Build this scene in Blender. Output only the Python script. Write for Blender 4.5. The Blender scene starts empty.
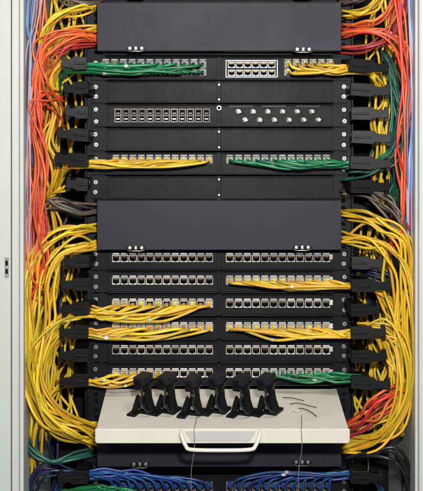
import bpy, bmesh, math, random
from mathutils import Vector, Matrix
random.seed(7)
S=0.0019; D=2.4; CX=211.5; EYE=130.0; ZE=1.5
scn=bpy.context.scene; COL=scn.collection
def W(px,py,dep=0.0):
    k=(D+dep)/D*S
    return Vector(((px-CX)*k, dep, ZE-(py-EYE)*k))
def R(px,py,dep=0.0):   # plain rack coordinates, same scale at every depth
    return Vector(((px-CX)*S, dep, ZE-(py-EYE)*S))

# ---------------------------------------------------------------- materials
def mat(name,col,rough=0.5,metal=0.0,var=0.0,dust=0.0,bump=0.0,bscale=300,spec=0.5,dustcol=(0.3,0.28,0.25)):
    m=bpy.data.materials.new(name); m.use_nodes=True
    nt=m.node_tree; b=nt.nodes['Principled BSDF']
    b.inputs['Roughness'].default_value=rough; b.inputs['Metallic'].default_value=metal
    b.inputs['Specular IOR Level'].default_value=spec
    tc=nt.nodes.new('ShaderNodeTexCoord')
    rgb=nt.nodes.new('ShaderNodeRGB'); rgb.outputs[0].default_value=(*col,1)
    out=rgb.outputs[0]
    if var>0:
        oi=nt.nodes.new('ShaderNodeObjectInfo')
        mr=nt.nodes.new('ShaderNodeMapRange'); mr.inputs[3].default_value=1-var; mr.inputs[4].default_value=1+var*0.5
        nt.links.new(oi.outputs['Random'],mr.inputs[0])
        hs=nt.nodes.new('ShaderNodeHueSaturation')
        nt.links.new(mr.outputs[0],hs.inputs['Value']); nt.links.new(out,hs.inputs['Color'])
        mr2=nt.nodes.new('ShaderNodeMapRange'); mr2.inputs[3].default_value=0.5-var*0.05; mr2.inputs[4].default_value=0.5+var*0.05
        ma=nt.nodes.new('ShaderNodeMath'); ma.operation='FRACT'
        mm=nt.nodes.new('ShaderNodeMath'); mm.operation='MULTIPLY'; mm.inputs[1].default_value=7.31
        nt.links.new(oi.outputs['Random'],mm.inputs[0]); nt.links.new(mm.outputs[0],ma.inputs[0]); nt.links.new(ma.outputs[0],mr2.inputs[0])
        nt.links.new(mr2.outputs[0],hs.inputs['Hue'])
        out=hs.outputs[0]
    if dust>0:
        n=nt.nodes.new('ShaderNodeTexNoise'); n.inputs['Scale'].default_value=9; n.inputs['Detail'].default_value=8; n.inputs['Roughness'].default_value=0.7
        nt.links.new(tc.outputs['Object'],n.inputs['Vector'])
        r=nt.nodes.new('ShaderNodeMapRange'); r.inputs[1].default_value=0.35; r.inputs[2].default_value=0.8; r.inputs[3].default_value=0; r.inputs[4].default_value=dust
        nt.links.new(n.outputs[0],r.inputs[0])
        mx=nt.nodes.new('ShaderNodeMixRGB'); mx.inputs[2].default_value=(*dustcol,1)
        nt.links.new(r.outputs[0],mx.inputs[0]); nt.links.new(out,mx.inputs[1]); out=mx.outputs[0]
        r2=nt.nodes.new('ShaderNodeMapRange'); r2.inputs[3].default_value=max(0.05,rough-0.12); r2.inputs[4].default_value=rough+0.16
        nt.links.new(n.outputs[0],r2.inputs[0]); nt.links.new(r2.outputs[0],b.inputs['Roughness'])
    nt.links.new(out,b.inputs['Base Color'])
    if bump>0:
        n2=nt.nodes.new('ShaderNodeTexNoise'); n2.inputs['Scale'].default_value=bscale; n2.inputs['Detail'].default_value=3
        nt.links.new(tc.outputs['Object'],n2.inputs['Vector'])
        bp=nt.nodes.new('ShaderNodeBump'); bp.inputs['Strength'].default_value=bump; bp.inputs['Distance'].default_value=0.001
        nt.links.new(n2.outputs[0],bp.inputs['Height']); nt.links.new(bp.outputs[0],b.inputs['Normal'])
    return m
M={}
M['black']=mat('black_powder_coat',(0.0045,0.004,0.006),0.45,dust=0.014,bump=0.10,bscale=900,spec=.14)
M['cover']=mat('cover_powder_coat',(0.013,0.0125,0.019),0.48,dust=0.04,bump=0.10,bscale=900,spec=.22)
M['plastic']=mat('black_plastic',(0.005,0.005,0.006),0.42,dust=0.012,spec=.14)
M['dark']=mat('dark_interior',(0.004,0.004,0.005),0.8,dust=0.02,spec=.1)
M['hole']=mat('cavity_black',(0.003,0.003,0.003),0.7,spec=.05)
M['steel']=mat('zinc_steel',(0.42,0.41,0.38),0.36,metal=1.0,dust=0.2)
M['cream']=mat('port_cream',(0.60,0.58,0.52),0.35,var=0.4)
M['white']=mat('port_white',(0.78,0.78,0.74),0.4)
M['gold']=mat('contact_gold',(0.26,0.19,0.09),0.4,metal=1.0)
M['grey']=mat('adapter_grey',(0.17,0.15,0.13),0.5,var=0.4)
M['label']=mat('label_paper',(0.62,0.61,0.57),0.7,var=0.35)
M['frame']=mat('cabinet_paint',(0.52,0.54,0.51),0.45,dust=0.22,bump=0.15,bscale=500)
M['beige']=mat('shelf_paint',(0.64,0.61,0.52),0.4,dust=0.3,bump=0.1,bscale=500)
CC={'yellow':(0.72,0.45,0.02),'orange':(0.72,0.105,0.025),'red':(0.48,0.035,0.025),'green':(0.007,0.19,0.07),'teal':(0.010,0.10,0.065),
'blue':(0.015,0.085,0.29),'navy':(0.010,0.020,0.06),'grey':(0.10,0.08,0.06),'lilac':(0.42,0.42,0.60),'sky':(0.10,0.25,0.55),'pink':(0.62,0.28,0.25),'blackc':(0.008,0.008,0.010)}
for k,c in CC.items(): M['c_'+k]=mat('cable_'+k,c,0.32,var=0.42,dust=0.05,bump=.12,bscale=160)

# ---------------------------------------------------------------- mesh helpers
class MB:
    def __init__(s): s.v=[];s.f=[];s.mi=[];s.sm=[];s.mats=[]
    def m(s,name):
        if name not in s.mats: s.mats.append(name)
        return s.mats.index(name)
    def box(s,x0,x1,y0,y1,z0,z1,mt):
        i=len(s.v); k=s.m(mt)
        s.v+=[(x0,y0,z0),(x1,y0,z0),(x1,y1,z0),(x0,y1,z0),(x0,y0,z1),(x1,y0,z1),(x1,y1,z1),(x0,y1,z1)]
        for f in ((0,3,2,1),(4,5,6,7),(0,1,5,4),(1,2,6,5),(2,3,7,6),(3,0,4,7)):
            s.f.append(tuple(i+a for a in f)); s.mi.append(k); s.sm.append(False)
        return s
    def pbox(s,px0,px1,py0,py1,d0,d1,mt):  # px coords, rack scale
        a=R(px0,py1); b=R(px1,py0)
        return s.box(a.x,b.x,d0,d1,a.z,b.z,mt)
    def prism(s,poly,origin,U,V,N,th,mt):
        i=len(s.v);k=s.m(mt);n=len(poly)
        for o in (0,th):
            for (u,v) in poly: s.v.append(tuple(origin+U*u+V*v+N*o))
        s.f.append(tuple(i+j for j in range(n)));s.mi.append(k);s.sm.append(False)
        s.f.append(tuple(i+n+j for j in reversed(range(n))));s.mi.append(k);s.sm.append(False)
        for j in range(n):
            j2=(j+1)%n
            s.f.append((i+j,i+n+j,i+n+j2,i+j2));s.mi.append(k);s.sm.append(False)
        return s
    def cyl(s,c,axis,r0,r1,L,mt,n=16):
        axis=Vector(axis).normalized(); t=Vector((0,0,1)) if abs(axis.z)<.9 else Vector((1,0,0))
        a=axis.cross(t).normalized(); b=axis.cross(a); i=len(s.v);k=s.m(mt); c=Vector(c)
        for (rr,o) in ((r0,0),(r1,L)):
            for j in range(n):
                an=2*math.pi*j/n
                s.v.append(tuple(c+axis*o+a*(rr*math.cos(an))+b*(rr*math.sin(an))))
        for j in range(n):
            j2=(j+1)%n; s.f.append((i+j,i+j2,i+n+j2,i+n+j));s.mi.append(k);s.sm.append(True)
        s.f.append(tuple(i+j for j in reversed(range(n))));s.mi.append(k);s.sm.append(False)
        s.f.append(tuple(i+n+j for j in range(n)));s.mi.append(k);s.sm.append(False)
        return s
    def tube(s,pts,r,mt,n=8,step=4,flat=None):
        k=s.m(mt)
        P=[Vector(p) for p in pts]
        P=[P[0]*2-P[1]]+P+[P[-1]*2-P[-2]]
        Q=[]
        for a in range(1,len(P)-2):
            p0,p1,p2,p3=P[a-1:a+3]
            for j in range(step):
                t=j/step;t2=t*t;t3=t2*t
                Q.append(0.5*((2*p1)+(p2-p0)*t+(2*p0-5*p1+4*p2-p3)*t2+(3*p1-p0-3*p2+p3)*t3))
        Q.append(P[-2])
        i=len(s.v); nv=None
        for q in range(len(Q)):
            T=(Q[min(q+1,len(Q)-1)]-Q[max(q-1,0)])
            if T.length<1e-9: T=Vector((1,0,0))
            T.normalize()
            if nv is None:
                nv=T.cross(Vector((0,1,0.13)))
                if nv.length<1e-3: nv=T.cross(Vector((1,0,0)))
            nv=(nv-T*nv.dot(T))
            if nv.length<1e-6: nv=T.cross(Vector((1,0.3,0)))
            nv.normalize(); bn=T.cross(nv)
            for j in range(n):
                an=2*math.pi*j/n
                s.v.append(tuple(Q[q]+nv*(r*math.cos(an))+bn*(r*(flat or 1)*math.sin(an))))
        for q in range(len(Q)-1):
            for j in range(n):
                j2=(j+1)%n;a=i+q*n
                s.f.append((a+j,a+j2,a+n+j2,a+n+j));s.mi.append(k);s.sm.append(True)
        s.f.append(tuple(i+j for j in reversed(range(n))));s.mi.append(k);s.sm.append(False)
        e=i+(len(Q)-1)*n
        s.f.append(tuple(e+j for j in range(n)));s.mi.append(k);s.sm.append(False)
        return s
    def mesh(s,name,center=None):
        me=bpy.data.meshes.new(name)
        v=s.v if center is None else [(a-center[0],b-center[1],c-center[2]) for a,b,c in s.v]
        me.from_pydata(v,[],s.f); 
        for mm in s.mats: me.materials.append(M[mm])
        me.polygons.foreach_set('material_index',s.mi); me.polygons.foreach_set('use_smooth',s.sm); 
        bm=bmesh.new(); bm.from_mesh(me); bmesh.ops.recalc_face_normals(bm,faces=bm.faces); bm.to_mesh(me); bm.free()
        me.update(); return me
def bev(o,w=0.0006,seg=2):
    b=o.modifiers.new('bevel','BEVEL'); b.width=w; b.segments=seg; b.limit_method='ANGLE'; b.angle_limit=math.radians(40)
def top(name,label,cat,loc,group=None,mb=None,bevel=0):
    loc=Vector(loc)
    data=mb.mesh(name,loc) if mb else None
    o=bpy.data.objects.new(name,data); o.location=loc; COL.objects.link(o)
    if data is None: o.empty_display_size=0.02
    o['label']=label;o['category']=cat
    if group:o['group']=group
    if bevel:bev(o,bevel)
    return o
def part(name,parent,mb=None,me=None,loc=None,rot=None,bevel=0,label=None):
    if mb is not None:
        if loc is None:
            xs=[v[0] for v in mb.v];ys=[v[1] for v in mb.v];zs=[v[2] for v in mb.v]
            loc=Vector(((min(xs)+max(xs))/2,(min(ys)+max(ys))/2,(min(zs)+max(zs))/2)); me=mb.mesh(name,loc)
        else: me=mb.mesh(name)
    o=bpy.data.objects.new(name,me); COL.objects.link(o)
    w=Vector((0,0,0)); p=parent
    while p is not None: w=w+Vector(p.location); p=p.parent
    o.parent=parent; o.location=Vector(loc)-w
    if rot:o.rotation_euler=rot
    if bevel:bev(o,bevel)
    if label:o['label']=label
    return o
def px(v): return v*S

# ---------------------------------------------------------------- cabinet
cab=top('server_cabinet','off-white steel server cabinet with black rack rails inside','cabinet',R(CX,560))
zt,zb=R(0,-45).z,R(0,560).z
def frame(x0,x1,lipx0,lipx1):
    m=MB()
    a=W(x0,0,-.10).x;b=W(x1,0,-.10).x;c=W(lipx0,0,-.09).x;d=W(lipx1,0,-.09).x
    m.box(min(a,b),max(a,b),-.10,-.07,zb,zt,'frame')
    m.box(min(c,d),max(c,d),-.088,.36,zb,zt,'frame')
    return m
part('side_frame',cab,frame(-70,19,19.4,23.5),bevel=.0025)
m=MB(); a=W(11.4,0,-.1).x; m.box(a,a+.0012,-.1015,-.0995,zb,zt,'hole'); part('seam',cab,m)
m=MB(); a=W(-1,0,-.1).x; b=W(11.0,0,-.1).x; m.box(a,b,-.106,-.1002,zb,zt,'frame'); part('door_edge',cab,m,bevel=.002)
part('side_frame',cab,frame(419,500,415.2,418.6),bevel=.0025)
m=MB(); c=W(7,267,-.106); m.box(c.x-.0035,c.x+.0035,-.109,-.1055,c.z-.018,c.z+.018,'steel')
m.box(c.x-.002,c.x+.002,-.1105,-.109,c.z+.003,c.z+.012,'hole');m.box(c.x-.002,c.x+.002,-.1105,-.109,c.z-.012,c.z-.003,'hole'); part('catch',cab,m,bevel=.0006)
m=MB(); m.box(R(-20,0).x,R(445,0).x,.36,.37,zb,zt,'dark'); part('back_panel',cab,m)
for x0,x1 in ((87,105),(333,351)):
    m=MB(); m.pbox(x0,x1,-40,555,.004,.007,'black')
    if x0<200: m.pbox(x0-1.5,x0,-40,555,-.012,.09,'black')
    else: m.pbox(x1,x1+1.5,-40,555,-.012,.09,'black')
    y=-34
    while y<550:
        for o in (0,7,14):
            cx=96 if x0<200 else 343.5
            m.pbox(cx-2,cx+2,y+o,y+o+3.6,.0030,.0042,'hole')
        y+=23.3
    part('mounting_rail',cab,m)
for x0,x1 in ((44,86),(353,396)):
    m=MB(); m.pbox(x0,x1,-40,555,.10,.103,'dark')
    for yy in range(-30,550,47): m.pbox(x0+4,x1-4,yy,yy+10,.094,.0995,'black')
    part('vertical_channel',cab,m)

# ---------------------------------------------------------------- screw mesh
ms=MB(); ms.cyl((0,0,0),(0,-1,0),.0050,.0048,.0012,'steel',20); ms.cyl((0,-.0012,0),(0,-1,0),.0036,.0026,.0022,'steel',16)
ms.box(-.0026,.0026,-.0037,-.0033,-.0006,.0006,'hole'); ms.box(-.0006,.0006,-.0038,-.0032,-.0026,.0026,'hole')
SCREW=ms.mesh('screw')
def screws(par,ys,xs=(96,344),dep=-.0035,sc=.78):
    for x in xs:
        for y in ys:
            o=part('screw',par,me=SCREW,loc=R(x+random.uniform(-.5,.5),y+random.uniform(-.6,.6),dep),rot=(0,random.random()*3,0)); o.scale=(sc,sc,sc)

def portmesh(w,h,mt,label=True):
    m=MB();t=.0011*1.0
    hw=w/2;hh=h/2
    m.box(-hw,hw,-.003,.001,hh-t*1.3,hh,mt); m.box(-hw,hw,-.003,.001,-hh,-hh+t,mt)
    m.box(-hw,-hw+t,-.0031,.001,-hh+t,hh-t*1.3,mt); m.box(hw-t,hw,-.0031,.001,-hh+t,hh-t*1.3,mt)
    m.box(-hw+t,-hw*.38,-.0026,.001,-hh+t,-hh+t*2.1,mt); m.box(hw*.38,hw-t,-.0026,.001,-hh+t,-hh+t*2.1,mt)
    m.box(-hw+t,hw-t,-.0004,.0012,-hh+t,hh-t*1.3,'hole')
    for i in range(6):
        x=-hw*.5+i*hw*.2; m.box(x-.0002,x+.0002,-.0010,-.0005,hh*.25,hh-t*1.4,'gold')
    if label: m.box(-hw*.85,hw*.85,-.0012,-.0002,hh+.0010,hh+.0032,'label')
    return m.mesh('port')
PORT=portmesh(px(7.6),px(7.2),'cream')
PORTW=portmesh(px(7.2),px(6.0),'white',False)
PORTD=portmesh(px(7.3),px(7.2),'grey')

def faceplate(y0,y1,d=-.002,lip=True):
    m=MB()
    m.pbox(91.5,347,y0+.4,y1-.4,d,.0028,'black')
    for a,b in ((108,217.3),(220.7,333)):
        m.pbox(a,b,y0+1.6,y1-1.6,d-.003,d-.0002,'black')
        if lip:
            m.pbox(a,b,y0+.6,y0+1.5,d-.010,d-.0002,'black'); m.pbox(a,b,y1-1.5,y1-.6,d-.010,d-.0002,'cover')
    return m
def patch_panel(yc,portmap,label,h=23.0,name='patch_panel',group='rack mounted patch panels'):
    y0=yc-h/2;y1=yc+h/2
    p=top(name,label,'patch panel',R(CX,y1),group)
    part('faceplate',p,faceplate(y0,y1),bevel=.0006)
    for (x,y,me) in portmap: part('port',p,me=me,loc=R(x,y,-.005))
    screws(p,(yc-5,yc+5))
    return p
LX=[112+4.2+8.45*i for i in range(12)]
RX=[225.5+4.2+8.75*i for i in range(12)]
pm=[(x,y,PORTD) for x in [106+8.8*i for i in range(12)] for y in (64.6,72.4)]
pm+=[(231.5+8.0*i,y,PORTW) for i in range(6) for y in (65,73)]
pm+=[(287.5+8.4*i,y,PORTD) for i in range(6) for y in (64.6,72.4)]
p1=patch_panel(68.5,pm,'black patch panel with green and yellow cords, white jack block',24)
m=MB(); m.pbox(226.5,277,60.3,61.3,-.009,-.0052,'white');m.pbox(226.5,277,76.8,77.6,-.009,-.0052,'white');m.pbox(225.6,226.4,60.3,77.6,-.009,-.0052,'white');m.pbox(276.6,277.5,60.3,77.6,-.009,-.0052,'white')
part('port_bezel',p1,m)
pm=[(x,160,PORTD) for x in LX+RX]
patch_panel(163.5,pm,'black patch panel fed by yellow and green patch cords',23)
ROWS=[258,280.5,303.5,327,350,373]
LB=['black patch panel with two empty rows of cream jacks','black patch panel with yellow cords plugged into one half','black patch panel with drooping yellow cords in one half','black patch panel with yellow cords plugged into both halves','black patch panel with empty cream jacks above the shelf','black patch panel with yellow and green cords above the shelf']
for y,l in zip(ROWS,LB):
    pp=patch_panel(y+1,[(x,y,PORT) for x in LX+RX],l,22.6)
    m=MB(); m.pbox(329,332.5,y-4,y+1,-.0058,-.0051,'label'); part('paper_label',pp,m)
for y in (486,509): patch_panel(y,[(x,y,PORTD) for x in LX+RX],'black patch panel under the shelf fed by blue cords',22.6)

def blank(y0,y1):
    b=top('blank_panel','black blank filler panel screwed to the rack rails','blank panel',R(CX,y1),'blank filler panels')
    part('faceplate',b,faceplate(y0,y1,lip=True),bevel=.0006)
    screws(b,((y0+y1)/2-5,(y0+y1)/2+5))
    for y in (y0+4,y1-4):
        o=part('fastener',b,me=SCREW,loc=R(219,y,-.0022)); o.scale=(.36,.36,.36)
blank(80.6,103.5); blank(127.7,151.2); blank(175.4,198.8)

# fibre panel
f=top('fibre_optic_panel','black fibre panel with grey duplex adapters and silver bayonet connectors','fibre optic panel',R(CX,127))
part('faceplate',f,faceplate(104,127.2),bevel=.0006); screws(f,(110,121))
m=MB(); hw=px(3.6)
m.box(-hw,hw,-.010,0,-px(7.0),px(7.0),'grey'); m.box(-hw*.7,hw*.7,-.0104,-.0099,px(.6),px(5.6),'hole'); m.box(-hw*.7,hw*.7,-.0104,-.0099,-px(5.6),-px(.6),'hole')
m.box(-hw*.5,hw*.5,-.0112,-.0104,px(1.4),px(3.0),'grey'); m.box(-hw*.5,hw*.5,-.0112,-.0104,-px(4.2),-px(2.6),'label')
SC=m.mesh('adapter')
for i in range(12): part('adapter',f,me=SC,loc=R(118.5+8.0*i,115.6,-.005),bevel=.0004)
m=MB(); m.cyl((0,0,0),(0,-1,0),.0052,.0048,.002,'steel',6); m.cyl((0,-.002,0),(0,-1,0),.0036,.0036,.009,'steel',16); m.cyl((0,-.011,0),(0,-1,0),.0026,.0022,.003,'white',12)
m.cyl((-.0048,-.007,0),(1,0,0),.0008,.0008,.0096,'steel',8); m.cyl((.001,-.003,-.001),(1,0,-.25),.0022,.0016,.0085,'steel',10)
ST=m.mesh('connector')
for i in range(6):
    part('connector',f,me=ST,loc=R(238+14.6*i,111.5,-.005),rot=(0.0,random.uniform(-.3,.4),0.15))
    part('connector',f,me=ST,loc=R(244.5+14.6*i,119.8,-.005),rot=(0.0,random.uniform(-.3,.4),0.15))
m=MB(); c=R(219,108,-.002); m.cyl(c,(0,-1,0),.0050,.0044,.010,'steel',20); m.cyl(c+Vector((0,-.010,0)),(0,-1,0),.003,.003,.0005,'hole',12); part('thumbscrew',f,m)
for xa in (229,262,296):
    m=MB(); m.pbox(xa,xa+24,105.9,106.5,-.0053,-.0050,'grey'); part('paper_label',f,m)

# covers
LM=MB(); 
LM.box(-.018,.018,-.004,0,-.004,.002,'plastic'); LM.cyl((-.011,-.004,.001),(0,-1,0),.0034,.0030,.003,'steel',14); LM.cyl((.011,-.004,.001),(0,-1,0),.0034,.0030,.003,'steel',14)
LM.tube([(-.016,-.006,-.003),(-.008,-.009,-.0050),(0,-.0095,-.0045),(.008,-.009,-.0050),(.016,-.006,-.003)],.0009,'steel',8)
LM.box(-.0022,.0022,-.007,-.004,-.002,.004,'steel')
LATCH=LM.mesh('latch')
def cover(y0,y1,latches,dep=-.055,label='wide black hinged cover over a cable manager',tilt=0):
    a=W(97,y0,dep);b=W(341.5,y1,dep)
    c=top('cable_manager_cover',label,'rack cover',(0,dep,b.z),'hinged cable manager covers')
    m=MB(); m.box(a.x,b.x,dep,dep+.002,b.z,a.z,'cover')
    m.box(a.x,b.x,dep+.002,dep+.05,a.z-.002,a.z,'cover'); m.box(a.x,b.x,dep+.002,dep+.05,b.z,b.z+.002,'cover')
    m.box(a.x,a.x+.002,dep+.002,dep+.05,b.z+.002,a.z-.002,'cover'); m.box(b.x-.002,b.x,dep+.002,dep+.05,b.z+.002,a.z-.002,'cover')
    part('cover_plate',c,m,bevel=.0012)
    m=MB(); m.box(a.x+.006,b.x-.006,dep+.05,dep+.053,b.z-.004,a.z+.004,'black'); part('mounting_plate',c,m)
    for x,y in latches:
        part('latch',c,me=LATCH,loc=W(x,y,dep),bevel=.0004)
cover(2.5,51,((136,49),(303,50)))
cover(-50,-2.5,((136,-4),(303,-4)))
cover(200.5,250,((136,248.0),(302,247.5)))
cover(444,467,((140,464),(302,462)),dep=-.04,label='narrow black hinged cover under the beige shelf')

# ---------------------------------------------------------------- cable guides
def guide(x,y,side,w=36,dep=-.082,tilt=0,yaw=0):
    m=MB(); o=Vector((0,0,0)); U=Vector((side,0,0))*S; V=Vector((0,0,1))*S; N=Vector((0,1,0))
    poly=[(0,-6),(w*.55,-6.5),(w*.62,-4.6),(w,-4.2),(w+1.5,-2),(w+1.2,3.4),(w*.66,4),(w*.58,6.6),(0,6.2)]
    m.prism(poly,o,U,V,N,.0035,'plastic')
    for v in (-5.6,5.0):
        m.box(min(0,side*px(w*.5)),max(0,side*px(w*.5)),.0036,.075,px(v)-.0012,px(v)+.0012,'plastic')
    m.prism([(2,-1),(w*.5,-1),(w*.5,1),(2,1)],Vector((0,-.003,0)),U,V,N,.0029,'plastic')
    m.prism([(w-3,-7.5),(w+1.0,-7.5),(w+1.0,6.5),(w-3,6.5)],Vector((0,.004,0)),U,V,N,.014,'plastic')
    m.box(min(-side*px(.3),side*px(2.2)),max(-side*px(.3),side*px(2.2)),.004,.082,-px(5),px(4.6),'plastic')
    p=W(x,y,dep)
    g=bpy.data.objects.new('cable_guide',m.mesh('cable_guide')); g.location=p; g.rotation_euler=(yaw*.5,tilt,yaw); COL.objects.link(g)
    g['label']='black plastic cable guide bracket clipped beside the rack rail'; g['category']='cable guide'; g['group']='cable guides along the rack rails'; bev(g,.0008)
    return g
GY=[64,88,112,136,161,186,262,285,309,333,356,381]
for y in GY:
    r=random.uniform(-1,1); q=random.uniform
    guide(88+r,y+q(-1,1),-1,w=24+q(-4,8),tilt=q(-.08,.08),yaw=q(-.12,.12))
    guide(351+r,y+1+q(-1,1),1,w=30+q(-5,8),tilt=q(-.08,.08),yaw=q(-.12,.12))
for y in (478,): guide(88,y,-1,28); guide(351,y,1,30)

# ---------------------------------------------------------------- cables
NC=0
LBL={'yellow':'yellow network cable','orange':'orange fibre cable','red':'red network cable','green':'green network cable','teal':'dark green network cable','blue':'blue network cable','navy':'navy blue network cable','grey':'brownish grey network cable','lilac':'thin pale lilac cable','sky':'thin light blue cable','pink':'thin pink cable','blackc':'thick black power cable'}
BOOT={}
def bootmesh(col):
    if col not in BOOT:
        m=MB(); m.box(-.0052,.0052,-.006,0,-.0042,.0042,'white' if col!='blue' else 'grey')
        m.cyl((0,-.006,0),(0,-1,0),.0048,.0034,.016,'c_'+col,10); m.box(-.003,.003,-.016,-.004,.0040,.0060,'c_'+col)
        BOOT[col]=m.mesh('plug')
    return BOOT[col]
def cable(pts,col,r=.0027,desc='bundled beside the rack rail',plug=None,step=5,tag=None):
    global NC; NC+=1
    m=MB(); m.tube(pts,r,'c_'+col,8,step)
    o=top('network_cable',LBL[col]+' '+desc,'cable',pts[0],'cables in the rack',m)
    if plug is not None: part('plug',o,me=bootmesh(col),loc=plug)
    if tag is not None:
        a=pts[tag]; L=random.uniform(.005,.009)
        T=(pts[tag+1]-pts[tag-1]).normalized()
        mm=MB(); mm.cyl(a-T*L*.5,T,r*1.2,r*1.2,L,'label',12); part('cable_label',o,mm)
    return o
def offs(pts,sp,a,b,jit):
    out=[]
    P=[Vector((p[0],p[1])) for p in pts]
    n=len(pts)
    ph=random.uniform(0,6.28); am=random.choice((0,0,1.5,3,4.5)); fr=random.uniform(.7,1.5)
    for i,p in enumerate(pts):
        T=(P[min(i+1,n-1)]-P[max(i-1,0)]).normalized(); Nn=Vector((-T.y,T.x))
        s=sp[i] if isinstance(sp,(list,tuple)) else sp
        env=math.sin(math.pi*i/(n-1))
        aa=a*s+random.gauss(0,jit)+am*env*math.sin(ph+i*fr); bb=b*s*.0016+random.gauss(0,.005)
        q=P[i]+Nn*aa+T*random.uniform(-5,5)
        out.append(W(min(412.5,max(25.5,q.x)),q.y,(p[2] if len(p)>2 else -.03)+bb))
    return out
def bundle(col,n,pts,sp=5,jit=1.2,r=.0027,desc='bundled beside the rack rail'):
    thin=r<.002
    for k in range(n):
        a=random.uniform(-1,1); b=random.uniform(-1,1)
        q=offs(pts,sp,a,b,jit*(1.2 if thin else 1.6))
        cable(q,col,r*random.uniform(.85,1.06),desc)

def cords(ports,py,side,col,lane,thick=6,droop=0,tail='down',pout=-.005,desc=None,gap=0,clampdep=-.045):
    ex=88 if side<0 else 351
    n=len(ports)
    ordr=sorted(ports,key=lambda x:abs(x-ex))
    for k,x in enumerate(ordr):
        yy=py if not isinstance(py,(list,tuple)) else py[k%len(py)]
        a=(k/(max(1,n-1))*2-1)*thick*.5; a=a*0.6+random.uniform(-.45,.45)*thick
        a2=a*.4+random.uniform(-.45,.45)*thick
        dd=random.uniform(-.016,.014)
        dist=abs(x-ex)
        pts=[R(x,yy,pout-.022),R(x+side*1.2,yy+.4,pout-.030)]
        d1=min(14,dist*.4)
        dr=droop*random.uniform(.5,1.5)
        pts.append(W(x+side*d1*.55,yy+(lane-yy+a)*.35+dr*.2,-.050+dd*.5))
        nseg=max(1,int(dist/26))
        for j in range(1,nseg+1):
            t=j/(nseg+1); xx=x+side*(d1+(dist-d1)*t)
            sag=math.sin(math.pi*min(1,t*1.1))*dr*(dist/110)
            pts.append(W(xx,lane+(a*(1-t)+a2*t)*(.5+.5*t)+sag+random.gauss(0,1.2),-.052+dd+random.gauss(0,.004)))
        pts.append(W(ex+side*-2,lane+a2*.8+random.gauss(0,.4),clampdep-.006+dd*.8))
        pts.append(W(ex+side*12,lane+a2*.7+1,clampdep+dd*.8))
        rr=random.uniform
        if tail=='down':
            pts+= [W(ex+side*(27+rr(-3,3)),lane+5+rr(-2,3),-.03+dd),W(ex+side*(39+rr(-6,6)),lane+22+rr(-5,6),-.025+dd),W(ex+side*(46+rr(-8,12)),lane+55+rr(-9,9),-.03+dd),W(ex+side*(48+rr(-8,12)),lane+95+rr(-12,12),-.01)]
        elif tail=='up':
            pts+= [W(ex+side*(27+rr(-3,3)),lane-3+rr(-2,2),-.03+dd),W(ex+side*(36+rr(-4,4)),lane-22,-.015),W(ex+side*(38+rr(-5,5)),lane-55,.02),W(ex+side*36,lane-90,.05)]
        else:
            pts+= [W(ex+side*(24+rr(-3,3)),lane+4+rr(-2,3),-.02),W(ex+side*(31+rr(-3,3)),lane+18,.02),W(ex+side*31,lane+40,.06)]
        tag=None
        if random.random()<.3 and nseg>1: tag=random.randint(3,2+nseg)
        cable(pts,col,.0026*random.uniform(.93,1.05),desc or 'plugged into a patch panel',plug=R(x,yy,pout),tag=tag)
    
gx=[106+8.8*i for i in range(12)]
cords(gx,[64.6,72.4],-1,'green',68,8,1,'in')
cords([x for x in gx if x>115],[72.4,64.6],-1,'green',68.5,10,2,'in')
cords([287.5+8.4*i for i in range(6)]*2,[64.6,72.4],1,'yellow',70,10,1,'in')
cords(LX,160,-1,'yellow',164,9,1,'in')
cords(RX,160,1,'green',165,10,1,'up')
cords(RX,280.5,1,'yellow',286,8,1,'down')
cords(LX,303.5,-1,'yellow',311,10,6,'down')
cords(LX[2:11:2],303.5,-1,'yellow',315,9,7,'down')
cords(LX,327,-1,'yellow',334,10,3,'down')
cords(RX,327,1,'yellow',333,9,3,'down')
cords(LX[:6],373,-1,'yellow',382,7,0,'down')
cords(RX[4:],373,1,'green',379,9,1,'in')
cords(LX,483,-1,'blue',475,10,-1,'in'); cords(RX,483,1,'blue',475,10,-1,'in')
cords(LX[:7],505,-1,'green',488,6,0,'in')

# left side bundles
bundle('orange',9,[(99,38,-.01),(78,37,-.04),(55,45,-.055),(40,66,-.06),(35,120,-.055),(37,175,-.05),(34,230,-.05),(34,272,-.05),(46,290,-.02)],[3,5,7,7,6,7,6,6,4],1.6,.0024)
bundle('red',4,[(99,46,-.01),(75,50,-.04),(50,62,-.05),(33,100,-.04),(30,170,-.05),(38,235,-.05),(29,285,-.05),(40,302,-.03)],[3,4,5,4,4,6,4,4],1.5,.0022)
bundle('orange',5,[(62,98,-.03),(45,92,-.06),(33,110,-.07),(42,160,-.07),(34,215,-.07),(44,262,-.06),(30,296,-.05)],[3,4,4,7,6,6,3],2,.0023)
bundle('orange',4,[(99,33,-.01),(74,30,-.04),(48,32,-.05),(36,52,-.06),(44,85,-.06),(56,112,-.02),(60,130,.02)],[3,4,5,5,5,4,3],2,.0023)
bundle('yellow',7,[(99,10,-.01),(78,12,-.03),(57,20,-.04),(45,44,-.03),(47,75,-.01),(52,105,.03)],[4,6,6,5,5,4])
bundle('yellow',5,[(99,26,-.01),(80,29,-.03),(60,36,-.04),(50,58,-.02),(55,95,.0),(51,145,.02),(55,180,.04)],[3,4,5,4,4,4,4])
bundle('grey',5,[(99,2,-.01),(82,0,-.03),(62,-4,-.04),(50,-22,-.03)],[4,5,5,5])
bundle('sky',4,[(31,-14,-.06),(29,25,-.06),(33,60,-.04),(30,110,-.02),(32,170,.0)],[3,3,4,4,4],1.2,.0016,'hanging along the cabinet frame')
bundle('lilac',4,[(39,-14,-.05),(35,22,-.06),(29,60,-.06),(28,150,-.06),(29,250,-.05),(30,330,-.02)],[4,3,3,3,3,3],1,.0016,'hanging along the cabinet frame')
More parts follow.
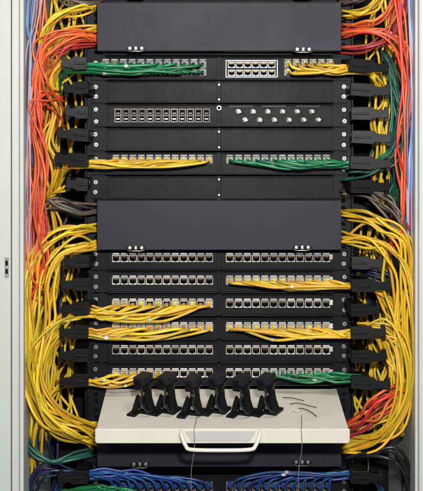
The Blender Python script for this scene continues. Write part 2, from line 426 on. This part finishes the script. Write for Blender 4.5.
bundle('pink',2,[(44,-14,-.05),(38,30,-.05),(31,80,-.06),(28,200,-.06),(28,300,-.05)],[3,3,3,2,2],1,.0016,'hanging along the cabinet frame')
bundle('grey',6,[(99,211,-.01),(78,211,-.035),(58,204,-.04),(44,203,-.04),(33,218,-.03),(30,255,.0)],[4,5,5,5,4,4])
bundle('yellow',8,[(99,229,-.01),(80,230,-.04),(58,236,-.055),(40,252,-.06),(31,285,-.06),(29,335,-.06),(31,385,-.055),(42,416,-.05),(66,433,-.04),(99,441,-.01)],[4,5,6,7,6,5,6,7,6,4],1.5)
bundle('yellow',9,[(99,244,-.01),(78,244,-.04),(58,254,-.05),(46,280,-.05),(40,322,-.05),(35,370,-.06),(46,406,-.06),(72,424,-.045),(99,432,-.01)],[4,5,8,10,10,10,9,6,4],2.0)
bundle('yellow',6,[(78,312,-.05),(55,325,-.06),(40,352,-.07),(36,390,-.07),(50,420,-.065),(74,437,-.05),(99,447,-.01)],[4,5,8,8,7,5,3],2.0)
bundle('yellow',5,[(62,62,-.04),(53,80,-.03),(57,110,-.02),(51,140,-.03),(58,168,-.03),(52,195,.0)],[5,5,4,5,4,4],1.5)
bundle('yellow',4,[(62,186,-.04),(50,200,-.02),(56,225,-.01),(50,250,.01)],4)
bundle('teal',4,[(99,452,-.0),(75,458,-.03),(48,462,-.04),(28,448,-.03),(24,425,.02)],[3,3,4,3,3],1.2,desc='hanging below the shelf')
bundle('navy',5,[(99,470,-.0),(75,470,-.02),(50,468,-.03),(34,478,-.02),(26,505,-.0)],[4,5,5,6,6],desc='hanging below the shelf')
bundle('navy',4,[(60,268,-.0),(45,276,-.01),(30,290,-.0),(26,330,.03)],4)
# right side bundles
bundle('orange',8,[(342,36,-.01),(364,33,-.04),(388,38,-.055),(403,56,-.06),(406,105,-.055),(401,155,-.05),(405,205,-.05),(398,238,-.03),(380,252,.0)],[4,5,6,6,6,6,6,5,4],1.6,.0025)
bundle('red',5,[(342,48,-.01),(366,47,-.04),(388,38,-.05),(401,14,-.05),(405,-20,-.03)],[3,4,5,5,5],1.4)
bundle('orange',5,[(342,26,-.01),(362,24,-.04),(382,20,-.05),(398,2,-.05),(402,-20,-.03)],[3,4,5,5,5],1.4)
bundle('orange',4,[(398,-15,-.06),(402,30,-.06),(407,85,-.06),(404,140,-.065),(408,190,-.06),(404,238,-.05)],[5,5,4,5,4,4],1.4,.0023)
bundle('yellow',6,[(342,14,-.01),(360,12,-.04),(376,2,-.04),(384,-18,-.03)],[4,5,5,5])
bundle('grey',4,[(342,3,-.01),(360,2,-.04),(370,-6,-.04),(376,-22,-.03)],[3,4,4,5])
bundle('teal',7,[(384,55,-.02),(394,78,-.035),(397,110,-.045),(393,140,-.04),(397,175,-.02),(394,205,.0)],[4,5,5,4,5,4],1.8)
bundle('teal',4,[(345,172,-.045),(370,170,-.05),(388,158,-.05),(396,130,-.045),(391,98,-.04),(384,74,-.02)],[3,4,4,4,4,3],1.5)
bundle('yellow',7,[(376,72,-.03),(384,95,-.02),(378,125,-.02),(386,150,-.02),(378,185,-.01),(386,205,.0)],[5,6,6,6,6,5],1.6)
bundle('sky',4,[(412,-14,-.06),(413,50,-.06),(411,110,-.06),(413,180,-.06),(410,230,-.04)],[2.5]*5,.8,.0016,'hanging along the cabinet frame')
bundle('lilac',3,[(409,-14,-.06),(411,60,-.06),(413,120,-.06),(410,200,-.06),(412,290,-.04)],[2.5]*5,.8,.0016,'hanging along the cabinet frame')
bundle('grey',7,[(342,194,-.01),(364,193,-.04),(385,203,-.05),(400,222,-.05),(409,250,-.04),(408,292,-.0)],[4,5,5,5,4,4],1.4)
bundle('yellow',7,[(342,214,-.01),(366,215,-.045),(390,224,-.055),(407,242,-.055),(411,275,-.05),(406,320,-.03),(410,380,-.02)],[4,5,6,4,4,6,4],1.8)
bundle('yellow',9,[(342,239,-.01),(366,238,-.045),(389,248,-.055),(403,278,-.055),(408,330,-.06),(408,388,-.06),(394,425,-.055),(370,442,-.04),(342,449,-.01)],[4,6,8,10,9,8,8,6,3],2.0)
bundle('yellow',9,[(362,330,-.05),(384,330,-.06),(401,346,-.065),(406,385,-.065),(397,415,-.065),(376,434,-.05),(342,441,-.01)],[4,6,9,9,8,6,3],2.2)
bundle('orange',6,[(342,428,-.01),(358,421,-.05),(374,410,-.07),(390,396,-.065),(403,386,-.04),(412,380,-.0)],[3,5,6,5,4,4],1.6)
bundle('red',4,[(342,434,-.01),(360,428,-.05),(380,414,-.06),(398,398,-.05),(411,392,-.0)],[3,5,5,4,3],1.4)
bundle('navy',6,[(352,270,-.0),(378,276,-.02),(400,288,-.02),(411,310,-.01)],[4,6,6,5],1.6)
bundle('blackc',4,[(345,460,-.01),(372,455,-.04),(394,456,-.05),(408,474,-.04),(412,505,-.02)],[4,5,5,5,5],1,.0035,'hanging below the shelf')
print('CABLES',NC)
# deep background tangle
st=MB()
for (c,xa,xb,ya,yb,n) in (('yellow',46,84,-20,200,9),('orange',28,45,-20,260,10),('grey',30,60,180,260,6),('yellow',28,80,240,440,18),('navy',28,84,260,320,6),('yellow',358,400,-20,205,9),('orange',395,412,-20,250,9),('teal',380,405,50,220,8),('yellow',358,412,230,440,18),('navy',356,410,260,420,8),('navy',28,90,440,500,8),('blackc',350,412,440,500,8)):
    for k in range(n):
        x=random.uniform(xa,xb); pts=[]
        y=ya+random.uniform(-10,20); 
        while y<yb:
            pts.append(W(x+random.gauss(0,6),y,.045+random.uniform(-.02,.03))); y+=random.uniform(22,40)
        if len(pts)>2: st.tube(pts,.0026,'c_'+c,6,4)
t=top('cable_tangle','dense tangle of network cables deep in the side channels','cables',W(50,440,.04),None,st); t['kind']='stuff'

# ---------------------------------------------------------------- shelf
ys,ye=-.012,-.212; zb_=W(0,389,ys).z; zf=W(0,429,ye).z
xl,xr=W(106.5,0,ys).x,W(336.5,0,ys).x
sh=top('pull_out_shelf','beige steel pull-out shelf with a white handle, tilted slightly down','shelf',(0,ys,zb_))
Y=(Vector((0,ye,zf))-Vector((0,ys,zb_))); LEN=Y.length; Yn=Y.normalized(); Zn=Vector((1,0,0)).cross(Yn); 
if Zn.z<0: Zn=-Zn
def SP(x,t,h=0): return Vector((x,ys,zb_))+Y*t+Zn*h
m=MB(); O=SP(0,0)
m.prism([(xl,0),(xr,0),(xr+.001,LEN),(xl-.001,LEN)],O,Vector((1,0,0)),Yn,-Zn,.0015,'beige')
part('shelf_top',sh,m,bevel=.0005)
m=MB(); hF=px(14)/1.09
m.prism([(xl-.003,0.001),(xr+.003,0.001),(xr+.003,-hF+.003),(xr,-hF),(xl,-hF),(xl-.003,-hF+.003)],SP(0,1)+Vector((0,-.0030,0)),Vector((1,0,0)),Vector((0,0,1)),Vector((0,1,0)),.003,'beige'); part('front_lip',sh,m,bevel=.0012)
for xx in (xl,xr-.0018):
    m=MB(); m.prism([(0,-.002),(LEN-.003,-.002),(LEN-.003,-hF),(0,-hF)],SP(xx,0),Yn,Zn,Vector((1,0,0)),.0018,'beige'); part('side_lip',sh,m)
m=MB(); c=SP(W(220.5,0,ye).x,1)+Vector((0,-.006,0)); 
m.tube([c+Vector((a,b,e)) for a,b,e in ((-.069,.004,-.002),(-.067,-.006,-.010),(-.060,-.014,-.024),(-.050,-.017,-.030),(0,-.018,-.031),(.050,-.017,-.030),(.060,-.014,-.024),(.067,-.006,-.010),(.069,.004,-.002))],.0034,'beige',12,6,flat=.8)
part('handle',sh,m)
m=MB(); m.prism([(-.060,-.003),(.060,-.003),(.050,-.019),(-.050,-.019)],c+Vector((0,.0012,0)),Vector((1,0,0)),Vector((0,0,1)),Vector((0,1,0)),.0012,'label'); part('handle_recess',sh,m)

# clips on the shelf
def clip(x,t,rz,sc=1.0):
    q=random.uniform
    m=MB(); U=Vector((1,0,0))*S; V=Vector((0,0,1))*S; N=Vector((0,1,0))
    e='plastic'
    m.box(-px(6),px(9),-.014,.018,0,.005,e)
    m.prism([(-7,3),(7,3),(4.5,12),(3.5,22),(6.5,29),(4,34),(-5.5,34),(-6,28),(-3.0,22),(-4,12)],Vector((0,-.004,0)),U,V,N,.014,e)
    m.box(-px(6.0),px(5.2),-.024,.012,px(30),px(37.0),'cover')
    m.box(-px(4.5),px(1.5),-.027,-.0245,px(31.5),px(35.5),e)
    m.box(-px(4),px(4.5),-.030,-.0245,px(26),px(31.0),e)
    m.prism([(-11,0),(-6,0),(-1,15),(-4.5,19)],Vector((0,-.020,0)),U,V,N,.008,e)
    m.prism([(-11.5,0),(-3,0),(-3,2.4),(-11.5,2.4)],Vector((0,-.034,0)),U,V,N,.022,e)
    m.prism([(5,3),(10.5,3),(6,21),(2,19)],Vector((0,-.012,0)),U,V,N,.006,e)
    m.cyl((px(1),-.0145,px(8)),(0,-1,0),.0040,.0036,.004,'steel',14)
    m.cyl((px(0),-.005,px(19)),(0,-1,0),.0034,.0030,.006,'steel',14)
    m.tube([(0,-.02,px(31)),(px(6),-.034,px(25)),(px(5),-.036,px(16)),(px(8),-.026,px(6)),(px(8),-.012,px(3))],.0022,'cover',8)
    o=bpy.data.objects.new('cable_ring_clip',m.mesh('cable_ring_clip')); COL.objects.link(o)
    o.location=SP(x,t,0.0003); o.rotation_euler=(math.asin(abs(Yn.z)),q(-.05,.08),rz); o.scale=(sc,)*3
    o['label']='spare black plastic cable ring clip standing on the beige shelf'; o['category']='cable clip'; o['group']='spare cable clips on the shelf'; bev(o,.0008)
for x in (146,169,194,219,245,271): clip(W(x,0,-.14).x,.60+random.uniform(-.04,.04),-.4+random.uniform(-.12,.12),1.0)
def tie(pts,r,label,colr='plastic'):
    m=MB(); m.tube(pts,r,colr,6,6); return top('cable_tie',label,'cable tie',pts[0],'loose ties on the shelf',m)
for (x0,t0,x1,t1,cl) in ((284,.25,305,.33,'plastic'),(290,.42,316,.50,'plastic'),(298,.52,314,.72,'plastic'),(287,.66,300,.58,'label')):
    A=W(x0,0,-.1).x;B=W(x1,0,-.1).x; q=random.uniform
    tie([SP(A,t0,.0015),SP(A*.7+B*.3,t0*.7+t1*.3+q(-.05,.05),.005),SP(A*.35+B*.65,t0*.35+t1*.65+q(-.05,.05),.004),SP(B,t1,.0012)],.0007,'thin black cable tie lying loose on the shelf' if cl=='plastic' else 'thin pale cable tie lying loose on the shelf',cl)
def cordh(px0):
    x=W(px0,0,ye).x; a=SP(x,1.0)
    m=MB(); m.tube([SP(x+.005,.7,.002),SP(x+.002,.95,.003),a+Vector((0,-.006,.001)),a+Vector((.001,-.008,-.03)),a+Vector((-.005,-.006,-.08)),a+Vector((-.002,-.005,-.16))],.0006,'grey',6,6)
    top('hanging_string','thin pale string hanging over the edge of the shelf','string',a,'strings over the shelf edge',m)
cordh(194); cordh(301)

# ---------------------------------------------------------------- light, camera
def area(name,loc,tgt,size,sy,e,col=(1,1,1)):
    l=bpy.data.lights.new(name,'AREA'); l.shape='RECTANGLE'; l.size=size; l.size_y=sy; l.energy=e; l.color=col
    o=bpy.data.objects.new(name,l); COL.objects.link(o); o.location=loc
    o.rotation_euler=(Vector(tgt)-Vector(loc)).to_track_quat('-Z','Y').to_euler()
area('ceiling_light',(0.2,-1.5,3.1),(0,0,1.2),1.4,.6,34,(1,.98,.94))
area('camera_flash',(0.1,-D+.05,ZE+.25),(0,0,1.12),.12,.08,52,(1,.99,.975))
w=bpy.data.worlds.new('World'); scn.world=w; w.use_nodes=True
w.node_tree.nodes['Background'].inputs[0].default_value=(.88,.9,1,1); w.node_tree.nodes['Background'].inputs[1].default_value=.12
cam=bpy.data.cameras.new('camera'); co=bpy.data.objects.new('camera',cam); COL.objects.link(co)
co.location=(0,-D,ZE); co.rotation_euler=(math.radians(90),0,0)
cam.sensor_fit='HORIZONTAL'; cam.sensor_width=36; cam.lens=36*D/(423*S); cam.shift_y=(EYE-245.5)/423; cam.clip_end=100
scn.camera=co
scn.view_settings.view_transform='Standard'; scn.view_settings.look='None'; scn.view_settings.exposure=0
